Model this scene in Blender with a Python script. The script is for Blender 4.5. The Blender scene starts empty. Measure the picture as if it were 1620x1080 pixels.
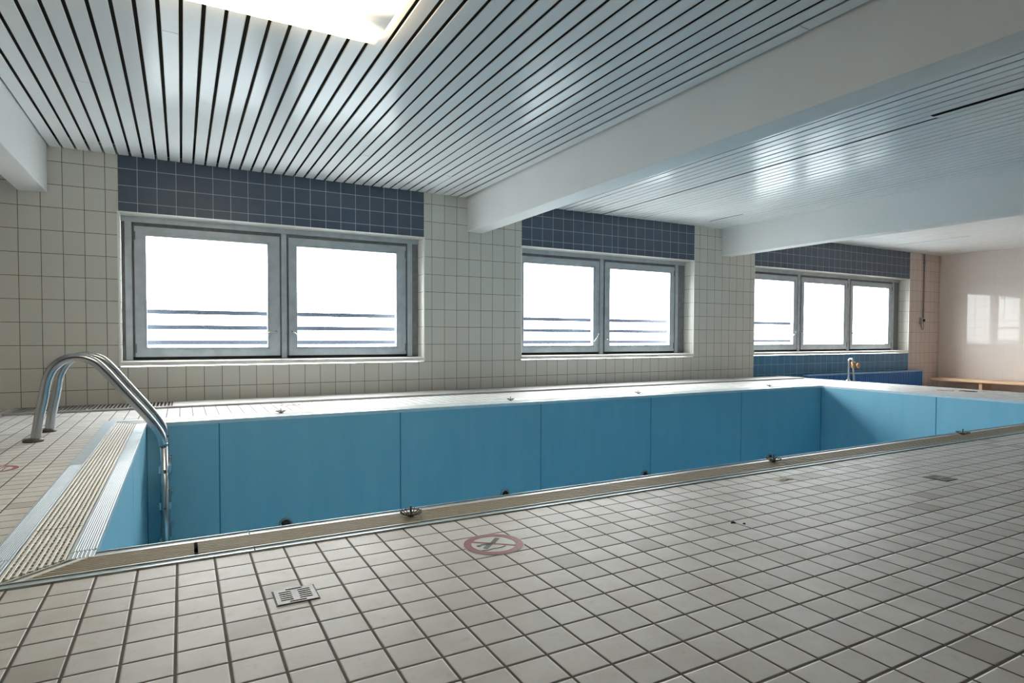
import bpy, bmesh, math, random
from mathutils import Vector, Matrix
random.seed(7)
SC = bpy.context.scene
COL = SC.collection

# ------------------------------------------------------------------ dimensions (metres)
W = 7.227          # inner face of the window wall
H = 2.495          # underside of the slatted ceiling
ZL = -0.62         # lower floor beyond the raised pool deck
XE = 9.45          # end of the raised deck
XR = 14.67         # far right wall
XL = -3.2          # left wall
YN = -1.4          # front wall, behind the camera
PX0, PX1, PY0, PY1 = -0.2475, 8.07, 2.31, 5.50       # pool water edge
OX0, OX1, OY0, OY1 = -0.535, 8.17, 2.095, 5.86       # outside of the rim
PZ = -1.65         # pool bottom

# ------------------------------------------------------------------ materials
def new_mat(name):
    m = bpy.data.materials.new(name); m.use_nodes = True
    nt = m.node_tree; nt.nodes.clear()
    out = nt.nodes.new('ShaderNodeOutputMaterial')
    b = nt.nodes.new('ShaderNodeBsdfPrincipled')
    nt.links.new(b.outputs[0], out.inputs[0])
    return m, nt, b

def srgb(r, g, b):
    f = lambda c: (c/255/12.92) if c/255 <= 0.04045 else ((c/255+0.055)/1.055)**2.4
    return (f(r), f(g), f(b), 1.0)

def math_node(nt, op, a, b=None, c=None):
    n = nt.nodes.new('ShaderNodeMath'); n.operation = op
    for i, v in enumerate((a, b, c)):
        if v is None: continue
        if isinstance(v, (int, float)): n.inputs[i].default_value = v
        else: nt.links.new(v, n.inputs[i])
    return n.outputs[0]

def mixc(nt, fac, a, b, mode='MIX'):
    n = nt.nodes.new('ShaderNodeMix'); n.data_type = 'RGBA'; n.blend_type = mode
    for s, v in ((n.inputs[0], fac), (n.inputs[6], a), (n.inputs[7], b)):
        if isinstance(v, (int, float, tuple)): s.default_value = v
        else: nt.links.new(v, s)
    return n.outputs[2]

def maprange(nt, v, a, b, c=0.0, d=1.0, smooth=False):
    n = nt.nodes.new('ShaderNodeMapRange')
    if smooth: n.interpolation_type = 'SMOOTHSTEP'
    nt.links.new(v, n.inputs[0])
    for i, x in enumerate((a, b, c, d)): n.inputs[i+1].default_value = x
    return n.outputs[0]

def noise(nt, vec, scale, detail=3.0, rough=0.55):
    n = nt.nodes.new('ShaderNodeTexNoise')
    n.inputs['Scale'].default_value = scale; n.inputs['Detail'].default_value = detail
    n.inputs['Roughness'].default_value = rough
    if vec is not None: nt.links.new(vec, n.inputs['Vector'])
    return n.outputs['Fac']

def position(nt):
    g = nt.nodes.new('ShaderNodeNewGeometry'); s = nt.nodes.new('ShaderNodeSeparateXYZ')
    nt.links.new(g.outputs['Position'], s.inputs[0])
    return g.outputs['Position'], {'x': s.outputs[0], 'y': s.outputs[1], 'z': s.outputs[2]}

def plain(name, col, rough=0.5, metal=0.0, var=0.0, scale=8.0, bump=0.0, spec=0.5, coat=0.0):
    m, nt, b = new_mat(name)
    b.inputs['Roughness'].default_value = rough; b.inputs['Metallic'].default_value = metal
    b.inputs['Specular IOR Level'].default_value = spec
    b.inputs['Coat Weight'].default_value = coat; b.inputs['Coat Roughness'].default_value = 0.08
    b.inputs['Base Color'].default_value = col
    pos, _ = position(nt)
    n = noise(nt, pos, scale, 4)
    if var:
        v = maprange(nt, n, 0.3, 0.7, 1-var, 1+var)
        vm = nt.nodes.new('ShaderNodeVectorMath'); vm.operation = 'SCALE'
        vm.inputs[0].default_value = col[:3]; nt.links.new(v, vm.inputs['Scale'])
        nt.links.new(vm.outputs[0], b.inputs['Base Color'])
    if bump:
        bp = nt.nodes.new('ShaderNodeBump'); bp.inputs['Strength'].default_value = bump
        bp.inputs['Distance'].default_value = 0.004
        nt.links.new(n, bp.inputs['Height']); nt.links.new(bp.outputs[0], b.inputs['Normal'])
    return m

def tile(name, axes, pitch, off, gw, col, grout, var=0.04, rough=0.3, grout_rough=0.8, stain=None,
         shift=None, relief=0.0, odd=None, bump=0.35, spec=0.5):
    """glazed tiles in a regular grid; axes: two of x y z; shift=(cut, dx): grid offset after a cut tile"""
    m, nt, b = new_mat(name)
    b.inputs['Specular IOR Level'].default_value = spec
    pos, P = position(nt)
    cells, ds = [], []
    for k in (0, 1):
        v = P[axes[k]]
        if shift and k == 0:
            st = math_node(nt, 'GREATER_THAN', v, shift[0])
            v = math_node(nt, 'MULTIPLY_ADD', st, shift[1], v)
        u = math_node(nt, 'DIVIDE', math_node(nt, 'SUBTRACT', v, off[k]), pitch[k])
        cells.append(math_node(nt, 'FLOOR', u))
        fr = math_node(nt, 'FRACT', u)
        d = math_node(nt, 'SUBTRACT', 0.5, math_node(nt, 'ABSOLUTE', math_node(nt, 'SUBTRACT', fr, 0.5)))
        ds.append(math_node(nt, 'MULTIPLY', d, pitch[k]))
    d = math_node(nt, 'MINIMUM', ds[0], ds[1])
    mask = maprange(nt, d, gw*0.5-0.0006, gw*0.5+0.0006)
    hgt = maprange(nt, d, gw*0.35, gw*0.5+0.003, 0, 1, True)
    cv = nt.nodes.new('ShaderNodeCombineXYZ')
    nt.links.new(cells[0], cv.inputs[0]); nt.links.new(cells[1], cv.inputs[1])
    wn = nt.nodes.new('ShaderNodeTexWhiteNoise'); wn.noise_dimensions = '2D'
    nt.links.new(cv.outputs[0], wn.inputs['Vector'])
    br = maprange(nt, wn.outputs['Value'], 0, 1, 1-var, 1+var)
    vm = nt.nodes.new('ShaderNodeVectorMath'); vm.operation = 'SCALE'
    vm.inputs[0].default_value = col[:3]; nt.links.new(br, vm.inputs['Scale'])
    c = vm.outputs[0]
    fine = noise(nt, pos, 26, 5, 0.65)
    if stain:
        big = noise(nt, pos, 5.5, 5, 0.7)
        c = mixc(nt, maprange(nt, big, 0.44, 0.72, 0, stain[1]), c, stain[0])
        c = mixc(nt, maprange(nt, fine, 0.58, 0.85, 0, stain[1]*0.8), c, stain[2])
    if odd:
        f = math_node(nt, 'MULTIPLY', math_node(nt, 'GREATER_THAN', wn.outputs['Value'], odd[0]), odd[2])
        c = mixc(nt, f, c, odd[1])
    c = mixc(nt, mask, grout, c)
    nt.links.new(c, b.inputs['Base Color'])
    nt.links.new(maprange(nt, mask, 0, 1, grout_rough, rough), b.inputs['Roughness'])
    h = hgt
    if relief:
        h = math_node(nt, 'MULTIPLY_ADD', noise(nt, pos, 22, 2), relief, hgt)
    bp = nt.nodes.new('ShaderNodeBump'); bp.inputs['Strength'].default_value = bump
    bp.inputs['Distance'].default_value = 0.0025
    nt.links.new(h, bp.inputs['Height']); nt.links.new(bp.outputs[0], b.inputs['Normal'])
    return m

TX, TOX, TZ, TOZ = 0.1717, -0.9913, 0.22, 0.1567   # wall tile pitch and grid offset
cW, gW = srgb(212, 208, 198), srgb(106, 96, 86)
M = {}
M['wt_xz'] = tile('white_wall_tile', 'xz', (TX, TZ), (TOX, TOZ), 0.0052, cW, gW, 0.025, 0.28, relief=0.5, bump=0.25)
M['wt_yz'] = tile('white_reveal_tile', 'yz', (0.1717, TZ), (W+0.2, TOZ), 0.005, srgb(228, 226, 218), srgb(150, 143, 132), 0.02, 0.3)
M['wt_xy'] = tile('white_soffit_tile', 'xy', (TX, 0.3), (-0.375, W-0.02), 0.005, srgb(214, 212, 206), srgb(232, 230, 226), 0.02, 0.3)
M['pk_xz'] = tile('reflection_tinted_wall_tile', 'xz', (TX, TZ), (TOX, TOZ), 0.005, srgb(214, 198, 190), srgb(150, 132, 124), 0.02, 0.3)  # wall tile with the pink of a glass reflection painted into its colour
M['far_yz'] = tile('glossy_end_wall_tile', 'yz', (0.1715, 0.147), (0.02, 0.03), 0.006, srgb(226, 216, 209), srgb(217, 208, 201), 0.012, 0.04, 0.9, bump=0.05, spec=0.3)
cB, gB = srgb(74, 86, 102), srgb(176, 186, 196)
st = (srgb(86, 98, 112), 0.5, srgb(60, 72, 88))
M['b1'] = tile('slate_blue_tile_first', 'xz', (0.1716, 0.167), (-0.375, 0.360), 0.006, cB, gB, 0.07, 0.3, stain=st, shift=(1.02, 0.0295))
M['b2'] = tile('slate_blue_tile_second', 'xz', (0.1728, 0.167), (4.25, 0.360), 0.006, cB, gB, 0.07, 0.3, stain=st, shift=(5.70, -0.1143))
M['b3'] = tile('slate_blue_tile_third', 'xz', (0.1712, 0.167), (8.893, 0.360), 0.006, cB, gB, 0.07, 0.3, stain=st)
M['b4'] = tile('petrol_blue_tile', 'xz', (0.1729, 0.172), (9.022, 0.215), 0.006, srgb(50, 116, 156), srgb(140, 186, 204), 0.10, 0.28)
fl = dict(var=0.07, rough=0.5, spec=0.3, stain=(srgb(192, 182, 174), 0.6, srgb(156, 150, 143)), odd=(0.968, srgb(158, 154, 146), 0.6), bump=0.6)
M['fl'] = tile('deck_floor_tile', 'xy', (0.1019, 0.0980), (-0.0187, 1.5005), 0.0062, srgb(210, 209, 206), srgb(84, 77, 70), **fl)
M['fl_yz'] = tile('deck_edge_tile', 'yz', (0.0980, 0.1019), (1.5005, -0.004), 0.006, srgb(214, 211, 204), srgb(96, 90, 84))
M['fl2'] = tile('lower_floor_tile', 'xy', (0.15, 0.15), (0, 0), 0.006, srgb(170, 160, 150), srgb(110, 102, 96), 0.05, 0.4)
M['plaster'] = plain('painted_plaster', srgb(226, 226, 224), 0.65, var=0.015, scale=3, bump=0.05)
M['grey_wall'] = plain('pale_plaster', srgb(222, 220, 216), 0.7, var=0.03)
M['slat'] = plain('painted_metal_slat', srgb(229, 230, 230), 0.2, var=0.015, scale=2.2, spec=0.09)
M['void'] = plain('dark_ceiling_void', srgb(64, 55, 44), 0.9, var=0.1)
M['alu'] = plain('weathered_aluminium', srgb(180, 187, 193), 0.42, 0.35, var=0.10, scale=9)
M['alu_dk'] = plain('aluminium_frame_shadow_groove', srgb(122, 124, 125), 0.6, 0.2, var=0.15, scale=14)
M['black'] = plain('black_rubber', srgb(26, 26, 27), 0.6, var=0.1)
M['sill'] = plain('white_sill_tile', srgb(236, 234, 226), 0.3, var=0.02)
M['steel'] = plain('stainless_steel', srgb(176, 178, 180), 0.26, 1.0, var=0.05, scale=20)
M['drain'] = plain('dull_drain_steel', srgb(142, 142, 140), 0.5, 0.5, var=0.1, scale=60)
M['chrome'] = plain('polished_chrome', srgb(215, 218, 222), 0.12, 1.0)
M['rim'] = plain('satin_rim_metal', srgb(198, 212, 221), 0.38, 0.3, var=0.05, scale=12)
M['grate'] = plain('ivory_plastic_grate', srgb(230, 228, 222), 0.5, var=0.05, scale=30, spec=0.4)
M['grate_shaded'] = plain('shaded_beige_grate', srgb(184, 174, 156), 0.6, var=0.06, scale=30, spec=0.2)  # darker copy of the grate plastic, backlit shade of the near bars put into the colour
M['gutter'] = plain('dark_gutter_lining', srgb(30, 29, 28), 0.8, var=0.15)
M['wire'] = plain('tarnished_wire', srgb(96, 92, 88), 0.55, 0.4, var=0.2, scale=40)
M['nozzle'] = plain('grey_plastic_flange', srgb(132, 150, 160), 0.4, var=0.05)
M['grille'] = plain('grey_convector_metal', srgb(150, 149, 146), 0.45, 0.3, var=0.05)
M['cover'] = plain('pale_convector_cover', srgb(176, 174, 170), 0.45, 0.2, var=0.04)
M['red'] = plain('worn_red_print', srgb(146, 82, 84), 0.5, var=0.14, scale=60)
M['pale'] = plain('worn_white_print', srgb(205, 205, 198), 0.45, var=0.05, scale=50)
M['ink'] = plain('worn_dark_print', srgb(78, 84, 84), 0.5, var=0.15, scale=60)
M['rad'] = plain('cobalt_blue_enamel', srgb(36, 116, 190), 0.3, var=0.05, coat=0.3)
M['radtop'] = plain('pale_blue_enamel', srgb(118, 166, 205), 0.35)
M['brass'] = plain('worn_brass', srgb(188, 150, 112), 0.35, 0.9, var=0.12, scale=40)
M['switch'] = plain('grey_switch_plastic', srgb(158, 160, 156), 0.5)
M['conduit'] = plain('grey_conduit', srgb(150, 142, 140), 0.5)
M['residue'] = plain('chalky_residue', srgb(226, 220, 208), 0.9, var=0.15, scale=60, bump=0.6)
M['crumb'] = plain('dark_crumb', srgb(58, 46, 36), 0.9, var=0.3, scale=90)
M['lampbody'] = plain('white_lamp_housing', srgb(228, 224, 216), 0.4)

def wood():
    m, nt, b = new_mat('pale_pine_wood')
    pos, P = position(nt)
    mp = nt.nodes.new('ShaderNodeMapping'); mp.inputs['Scale'].default_value = (22, 1.2, 30)
    nt.links.new(pos, mp.inputs[0])
    n = noise(nt, mp.outputs[0], 2.0, 5, 0.6)
    c = mixc(nt, maprange(nt, n, 0.35, 0.65), srgb(234, 204, 172), srgb(212, 170, 130))
    nt.links.new(c, b.inputs['Base Color']); b.inputs['Roughness'].default_value = 0.45
    return m
M['wood'] = wood()

def pool_paint():
    m, nt, b = new_mat('pool_blue_sheet')
    pos, P = position(nt)
    mp = nt.nodes.new('ShaderNodeMapping'); mp.inputs['Scale'].default_value = (3.0, 3.0, 0.35)
    nt.links.new(pos, mp.inputs[0])
    n1 = noise(nt, mp.outputs[0], 2.2, 4, 0.6)
    n2 = noise(nt, pos, 3.0, 5, 0.6)
    c = mixc(nt, maprange(nt, n1, 0.35, 0.7, 0, 0.5), srgb(130, 190, 213), srgb(144, 198, 217))
    c = mixc(nt, maprange(nt, n2, 0.55, 0.8, 0, 0.45), c, srgb(156, 203, 218))
    nt.links.new(c, b.inputs['Base Color']); b.inputs['Roughness'].default_value = 0.42
    b.inputs['Specular IOR Level'].default_value = 0.35
    return m
M['pool'] = pool_paint()

def glass_mat():
    m = bpy.data.materials.new('window_glass'); m.use_nodes = True
    nt = m.node_tree; nt.nodes.clear()
    out = nt.nodes.new('ShaderNodeOutputMaterial')
    mix = nt.nodes.new('ShaderNodeMixShader'); tr = nt.nodes.new('ShaderNodeBsdfTransparent')
    gl = nt.nodes.new('ShaderNodeBsdfGlossy'); gl.inputs['Roughness'].default_value = 0.02
    lw = nt.nodes.new('ShaderNodeLayerWeight'); lw.inputs[0].default_value = 0.5
    fr = nt.nodes.new('ShaderNodeMath'); fr.operation = 'POWER'; fr.inputs[1].default_value = 5.0
    nt.links.new(lw.outputs['Facing'], fr.inputs[0])
    tr.inputs[0].default_value = (0.95, 0.97, 0.97, 1)
    nt.links.new(fr.outputs[0], mix.inputs[0]); nt.links.new(tr.outputs[0], mix.inputs[1])
    nt.links.new(gl.outputs[0], mix.inputs[2]); nt.links.new(mix.outputs[0], out.inputs[0])
    return m
M['glass'] = glass_mat()

LAMP = (-0.42, 1.035, 2.98, 3.625)      # x0 x1 y0 y1 of the ceiling lamp
def lamp_mat():
    """prismatic cover lit by two tubes inside: brightest over the tubes, fading towards their ends"""
    m, nt, b = new_mat('glowing_prismatic_diffuser')
    pos, P = position(nt)
    v = nt.nodes.new('ShaderNodeTexVoronoi'); v.inputs['Scale'].default_value = 105
    v.inputs['Randomness'].default_value = 0.0
    nt.links.new(pos, v.inputs['Vector'])
    tubes = None
    for yc in (LAMP[2]+0.16, LAMP[3]-0.12):
        d = math_node(nt, 'ABSOLUTE', math_node(nt, 'SUBTRACT', P['y'], yc))
        t_ = maprange(nt, d, 0.01, 0.15, 1.0, 0.0, True)
        tubes = t_ if tubes is None else math_node(nt, 'MAXIMUM', tubes, t_)
    e0 = maprange(nt, math_node(nt, 'SUBTRACT', LAMP[1], P['x']), 0.0, 0.28, 0.07, 1.0, True)
    e1 = maprange(nt, math_node(nt, 'SUBTRACT', P['x'], LAMP[0]), 0.0, 0.28, 0.07, 1.0, True)
    s_ = math_node(nt, 'MULTIPLY', math_node(nt, 'MULTIPLY', e0, e1), math_node(nt, 'MULTIPLY_ADD', tubes, 20.0, 2.2))
    s_ = math_node(nt, 'MULTIPLY', s_, maprange(nt, v.outputs['Distance'], 0.1, 0.75, 1.2, 0.30))
    b.inputs['Base Color'].default_value = srgb(245, 240, 228)
    b.inputs['Emission Color'].default_value = (1.0, 0.84, 0.62, 1)
    nt.links.new(s_, b.inputs['Emission Strength'])
    return m
M['lens'] = lamp_mat()

# ------------------------------------------------------------------ mesh builder
class MB:
    def __init__(s): s.v, s.f, s.m, s.sm, s.mats = [], [], [], [], []
    def mi(s, mat):
        if mat not in s.mats: s.mats.append(mat)
        return s.mats.index(mat)
    def face(s, pts, mat, smooth=False):
        b = len(s.v); s.v += [tuple(p) for p in pts]
        s.f.append(tuple(range(b, b+len(pts)))); s.m.append(s.mi(mat)); s.sm.append(smooth)
    def box(s, x0, x1, y0, y1, z0, z1, mat, mats=None):
        """mats: dict of face key -> material (x- x+ y- y+ z- z+), None drops the face"""
        p = [(x, y, z) for z in (z0, z1) for y in (y0, y1) for x in (x0, x1)]
        F = {'z-': (0, 2, 3, 1), 'z+': (4, 5, 7, 6), 'y-': (0, 1, 5, 4), 'y+': (2, 6, 7, 3), 'x-': (0, 4, 6, 2), 'x+': (1, 3, 7, 5)}
        b = len(s.v); s.v += p
        for k, f in F.items():
            mm = mats.get(k, mat) if mats else mat
            if mm is None: continue
            s.f.append(tuple(b+i for i in f)); s.m.append(s.mi(mm)); s.sm.append(False)
    def prism(s, poly, axis, a, b_, mat, smooth=False):
        """extrude a 2D polygon along axis ('x': poly is (y,z); 'y': (x,z); 'z': (x,y))"""
        n = len(poly)
        def P(q, t): return {'x': (t, q[0], q[1]), 'y': (q[0], t, q[1]), 'z': (q[0], q[1], t)}[axis]
        base = len(s.v)
        s.v += [P(q, a) for q in poly] + [P(q, b_) for q in poly]
        mi = s.mi(mat)
        for i in range(n):
            j = (i+1) % n
            s.f.append((base+i, base+j, base+n+j, base+n+i)); s.m.append(mi); s.sm.append(smooth)
        s.f.append(tuple(base+i for i in reversed(range(n)))); s.m.append(mi); s.sm.append(False)
        s.f.append(tuple(base+n+i for i in range(n))); s.m.append(mi); s.sm.append(False)
    def tube(s, path, r, mat, seg=14, cap=True):
        path = [Vector(p) for p in path]; n = len(path)
        rs = r if isinstance(r, (list, tuple)) else [r]*n
        t = [(path[min(i+1, n-1)]-path[max(i-1, 0)]).normalized() for i in range(n)]
        u = t[0].orthogonal().normalized(); base = len(s.v); mi = s.mi(mat)
        for i in range(n):
            u = (u - t[i]*u.dot(t[i])).normalized(); w = t[i].cross(u)
            for k in range(seg):
                a = 2*math.pi*k/seg
                s.v.append(tuple(path[i] + (u*math.cos(a)+w*math.sin(a))*rs[i]))
        for i in range(n-1):
            for k in range(seg):
                k2 = (k+1) % seg
                s.f.append((base+i*seg+k, base+i*seg+k2, base+(i+1)*seg+k2, base+(i+1)*seg+k)); s.m.append(mi); s.sm.append(True)
        if cap:
            s.f.append(tuple(base+k for k in reversed(range(seg)))); s.m.append(mi); s.sm.append(False)
            s.f.append(tuple(base+(n-1)*seg+k for k in range(seg))); s.m.append(mi); s.sm.append(False)
    def lathe(s, prof, c, mat, seg=24, axis='z', smooth=True):
        """prof: list of (r, h) turned about the axis through c"""
        base = len(s.v); mi = s.mi(mat); n = len(prof)
        for (r, h) in prof:
            for k in range(seg):
                a = 2*math.pi*k/seg; x, y = r*math.cos(a), r*math.sin(a)
                o = {'z': (x, y, h), 'y': (x, h, y), 'x': (h, x, y)}[axis]
                s.v.append((c[0]+o[0], c[1]+o[1], c[2]+o[2]))
        for i in range(n-1):
            for k in range(seg):
                k2 = (k+1) % seg
                s.f.append((base+i*seg+k, base+i*seg+k2, base+(i+1)*seg+k2, base+(i+1)*seg+k)); s.m.append(mi); s.sm.append(smooth)
        s.f.append(tuple(base+k for k in reversed(range(seg)))); s.m.append(mi); s.sm.append(False)
        s.f.append(tuple(base+(n-1)*seg+k for k in range(seg))); s.m.append(mi); s.sm.append(False)
    def build(s, name, parent=None, bevel=0.0, origin=(0, 0, 0)):
        me = bpy.data.meshes.new(name)
        o_ = Vector(origin)
        me.from_pydata([tuple(Vector(v)-o_) for v in s.v], [], s.f)
        for m in s.mats: me.materials.append(m)
        for i, p in enumerate(me.polygons): p.material_index = s.m[i]; p.use_smooth = s.sm[i]
        bm = bmesh.new(); bm.from_mesh(me); bmesh.ops.recalc_face_normals(bm, faces=bm.faces); bm.to_mesh(me); bm.free()
        o = bpy.data.objects.new(name, me); COL.objects.link(o)
        o.location = o_
        if parent is not None: o.parent = parent
        if bevel:
            b = o.modifiers.new('bevel', 'BEVEL'); b.width = bevel; b.segments = 2; b.limit_method = 'ANGLE'; b.angle_limit = 0.7
            b.harden_normals = False
        return o

def props(o, label=None, cat=None, group=None, kind=None):
    for k, v in (('label', label), ('category', cat), ('group', group), ('kind', kind)):
        if v: o[k] = v
    return o
def thing(name, loc, label, cat, group=None):
    o = bpy.data.objects.new(name, None); COL.objects.link(o); o.location = loc; o.empty_display_size = 0.1
    return props(o, label, cat, group)
def rel(mb, name, parent, bevel=0.0):
    """a part whose builder used world coordinates, under a parent empty that stands somewhere"""
    o = mb.build(name, None, bevel); o.parent = parent
    o.matrix_parent_inverse = Matrix.Translation(-Vector(parent.location))
    return o
def smooth_path(pts, n=6):
    P = [Vector(p) for p in pts]; P = [P[0]*2-P[1]] + P + [P[-1]*2-P[-2]]; out = []
    for i in range(1, len(P)-2):
        for k in range(n):
            t = k/n; a, b, c, d = P[i-1], P[i], P[i+1], P[i+2]
            out.append(0.5*((2*b)+(c-a)*t+(2*a-5*b+4*c-d)*t*t+(3*b-a-3*c+d)*t**3))
    out.append(P[-2]); return out

# ------------------------------------------------------------------ the room shell
# floor: raised tiled deck with an opening for the pool
mb = MB(); T = -0.16
zf = {'z+': M['fl']}
mb.box(XL, OX0, YN, W, T, 0, M['grey_wall'], zf)
mb.box(OX0, OX1, YN, OY0, T, 0, M['grey_wall'], zf)
mb.box(OX0, OX1, OY1, W, T, 0, M['grey_wall'], zf)
mb.box(OX1, XE, YN, W, T, 0, M['grey_wall'], {'z+': M['fl'], 'x+': M['fl_yz']})
mb.box(XE-0.12, XE, YN, W, ZL, T, M['grey_wall'], {'x+': M['fl_yz']})
props(mb.build('floor'), kind='structure')
mb = MB(); mb.box(XE-0.12, XR, YN, W, ZL-0.15, ZL, M['grey_wall'], {'z+': M['fl2']})
props(mb.build('floor'), kind='structure')

# back wall with three window openings
WIN = [(-0.540, 2.682), (4.090, 7.300), (8.730, 13.490)]
Z0, Z1, WT, RD = 0.405, 1.940, 0.26, 0.20
mb = MB()
def wall_piece(x0, x1, z0, z1, front, **k):
    mm = {'y-': front, 'x-': M['wt_yz'], 'x+': M['wt_yz'], 'z-': M['wt_xy'], 'z+': M['sill']}
    mb.box(x0, x1, W, W+WT, z0, z1, M['grey_wall'], mm)
piers = [(XL, WIN[0][0]), (WIN[0][1], WIN[1][0]), (WIN[1][1], WIN[2][0]), (WIN[2][1], XR+0.2)]
for i, (a, b) in enumerate(piers):
    wall_piece(a, b, ZL-0.15, 2.62, M['pk_xz'] if i == 3 else M['wt_xz'])
for i, (a, b) in enumerate(WIN):
    wall_piece(a, b, Z1, 2.62, (M['b1'], M['b2'], M['b3'])[i])
    wall_piece(a, b, ZL-0.15, Z0-0.03, M['b4'] if i == 2 else M['wt_xz'])
props(mb.build('wall_back'), kind='structure')

mb = MB(); mb.box(XR, XR+0.2, YN-0.2, W, ZL-0.15, 2.62, M['grey_wall'], {'x-': M['far_yz']})
props(mb.build('wall_right'), kind='structure')
mb = MB(); mb.box(XL-0.2, XL, YN-0.2, W+0.3, ZL-0.15, 2.62, M['grey_wall'])
props(mb.build('wall_left'), kind='structure')
M['dark_wall'] = plain('dark_grey_wall', srgb(74, 73, 72), 0.7, var=0.04)
mb = MB(); mb.box(XL, XR, YN-0.2, YN, ZL-0.15, 2.62, M['dark_wall'])
props(mb.build('wall_front'), kind='structure')

# ceiling: painted metal slats with open joints below a dark void
BEAMS = [(-1.334, -1.105), (3.273, 3.502), (7.920, 8.150)]
mb = MB()
mb.box(XL, XR, YN, W+0.02, 2.60, 2.72, M['void'])
def slat(x, w, y0, y1, dz=0.0, tilt=0.0, dz1=None):
    dz1 = dz if dz1 is None else dz1
    h = w/2
    prof = [(-h, 0.0062), (-h, 0.0038), (-h+0.004, 0), (h-0.004, 0), (h, 0.0038), (h, 0.0062)]
    base = len(mb.v); mi = mb.mi(M['slat']); n = len(prof)
    for (yy, d) in ((y0, dz), (y1, dz1)):
        for (px, pz) in prof: mb.v.append((x+px, yy, H+d+pz+px*tilt))
    for i in range(n):
        j = (i+1) % n
        mb.f.append((base+i, base+j, base+n+j, base+n+i)); mb.m.append(mi); mb.sm.append(False)
    mb.f.append(tuple(base+i for i in range(n))); mb.m.append(mi); mb.sm.append(False)
    mb.f.append(tuple(base+n+i for i in range(n))); mb.m.append(mi); mb.sm.append(False)
NOTCH = [(7.20, 6.2, 6.92), (12.2, 5.55, 6.9), (13.0, 3.2, 5.1)]
def bay(x0, x1, first, pitch, gap):
    x = first
    while x > x0+pitch: x -= pitch
    while x+0.02 < x1:
        a, b = max(x+gap/2, x0), min(x+pitch-gap/2, x1)
        x += pitch
        if b-a < 0.012: continue
        c, w = (a+b)/2, b-a
        t = random.uniform(-0.012, 0.012); d = random.uniform(-0.0012, 0.0012)
        cuts = []
        for (nx, ya, yb) in NOTCH:
            if abs(c-nx) < pitch*0.5: cuts.append((ya, yb))
        if abs(c-0.197) < 0.055 or abs(c-0.422) < 0.055:
            slat(c, w, 5.056, W, d, t); slat(c, w, YN, 5.046, d-0.006, t+0.02)
        elif abs(c-2.66) < 0.055:
            slat(c, w, YN, W, d, t); slat(c, w*0.98, 6.35, 6.95, d-0.006, t)
        elif abs(c-5.40) < 0.055:
            slat(c-0.008, w-0.016, 2.74, W, d, t); slat(c, w, YN, 2.72, d-0.010, 0.16)
        elif cuts:
            ya, yb = cuts[0]
            slat(c, w, YN, ya, d, t); slat(c-0.016, w-0.032, ya, yb, d, t); slat(c, w, yb, W, d, t)
        elif random.random() < 0.22:
            yj = random.uniform(2.2, 6.6)
            slat(c, w, YN, yj-0.001, d, t); slat(c, w, yj+0.001, W, d-0.0018, t)
        else:
            slat(c, w, YN, W, d, t)
bay(XL, BEAMS[0][0], -1.40, 0.112, 0.020)
bay(BEAMS[0][1], BEAMS[1][0], -1.102, 0.1118, 0.020)
bay(BEAMS[1][1], BEAMS[2][0], 3.56, 0.112, 0.018)
bay(BEAMS[2][1], XR, 8.21, 0.112, 0.009)
props(mb.build('ceiling'), kind='structure')

for i, (a, b) in enumerate(BEAMS):
    mb = MB(); mb.box(a, b, YN, W-0.001, 2.052, 2.598, M['plaster'])
    props(mb.build('trim_%d' % (i+1), None, 0.006), kind='structure')

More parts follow.
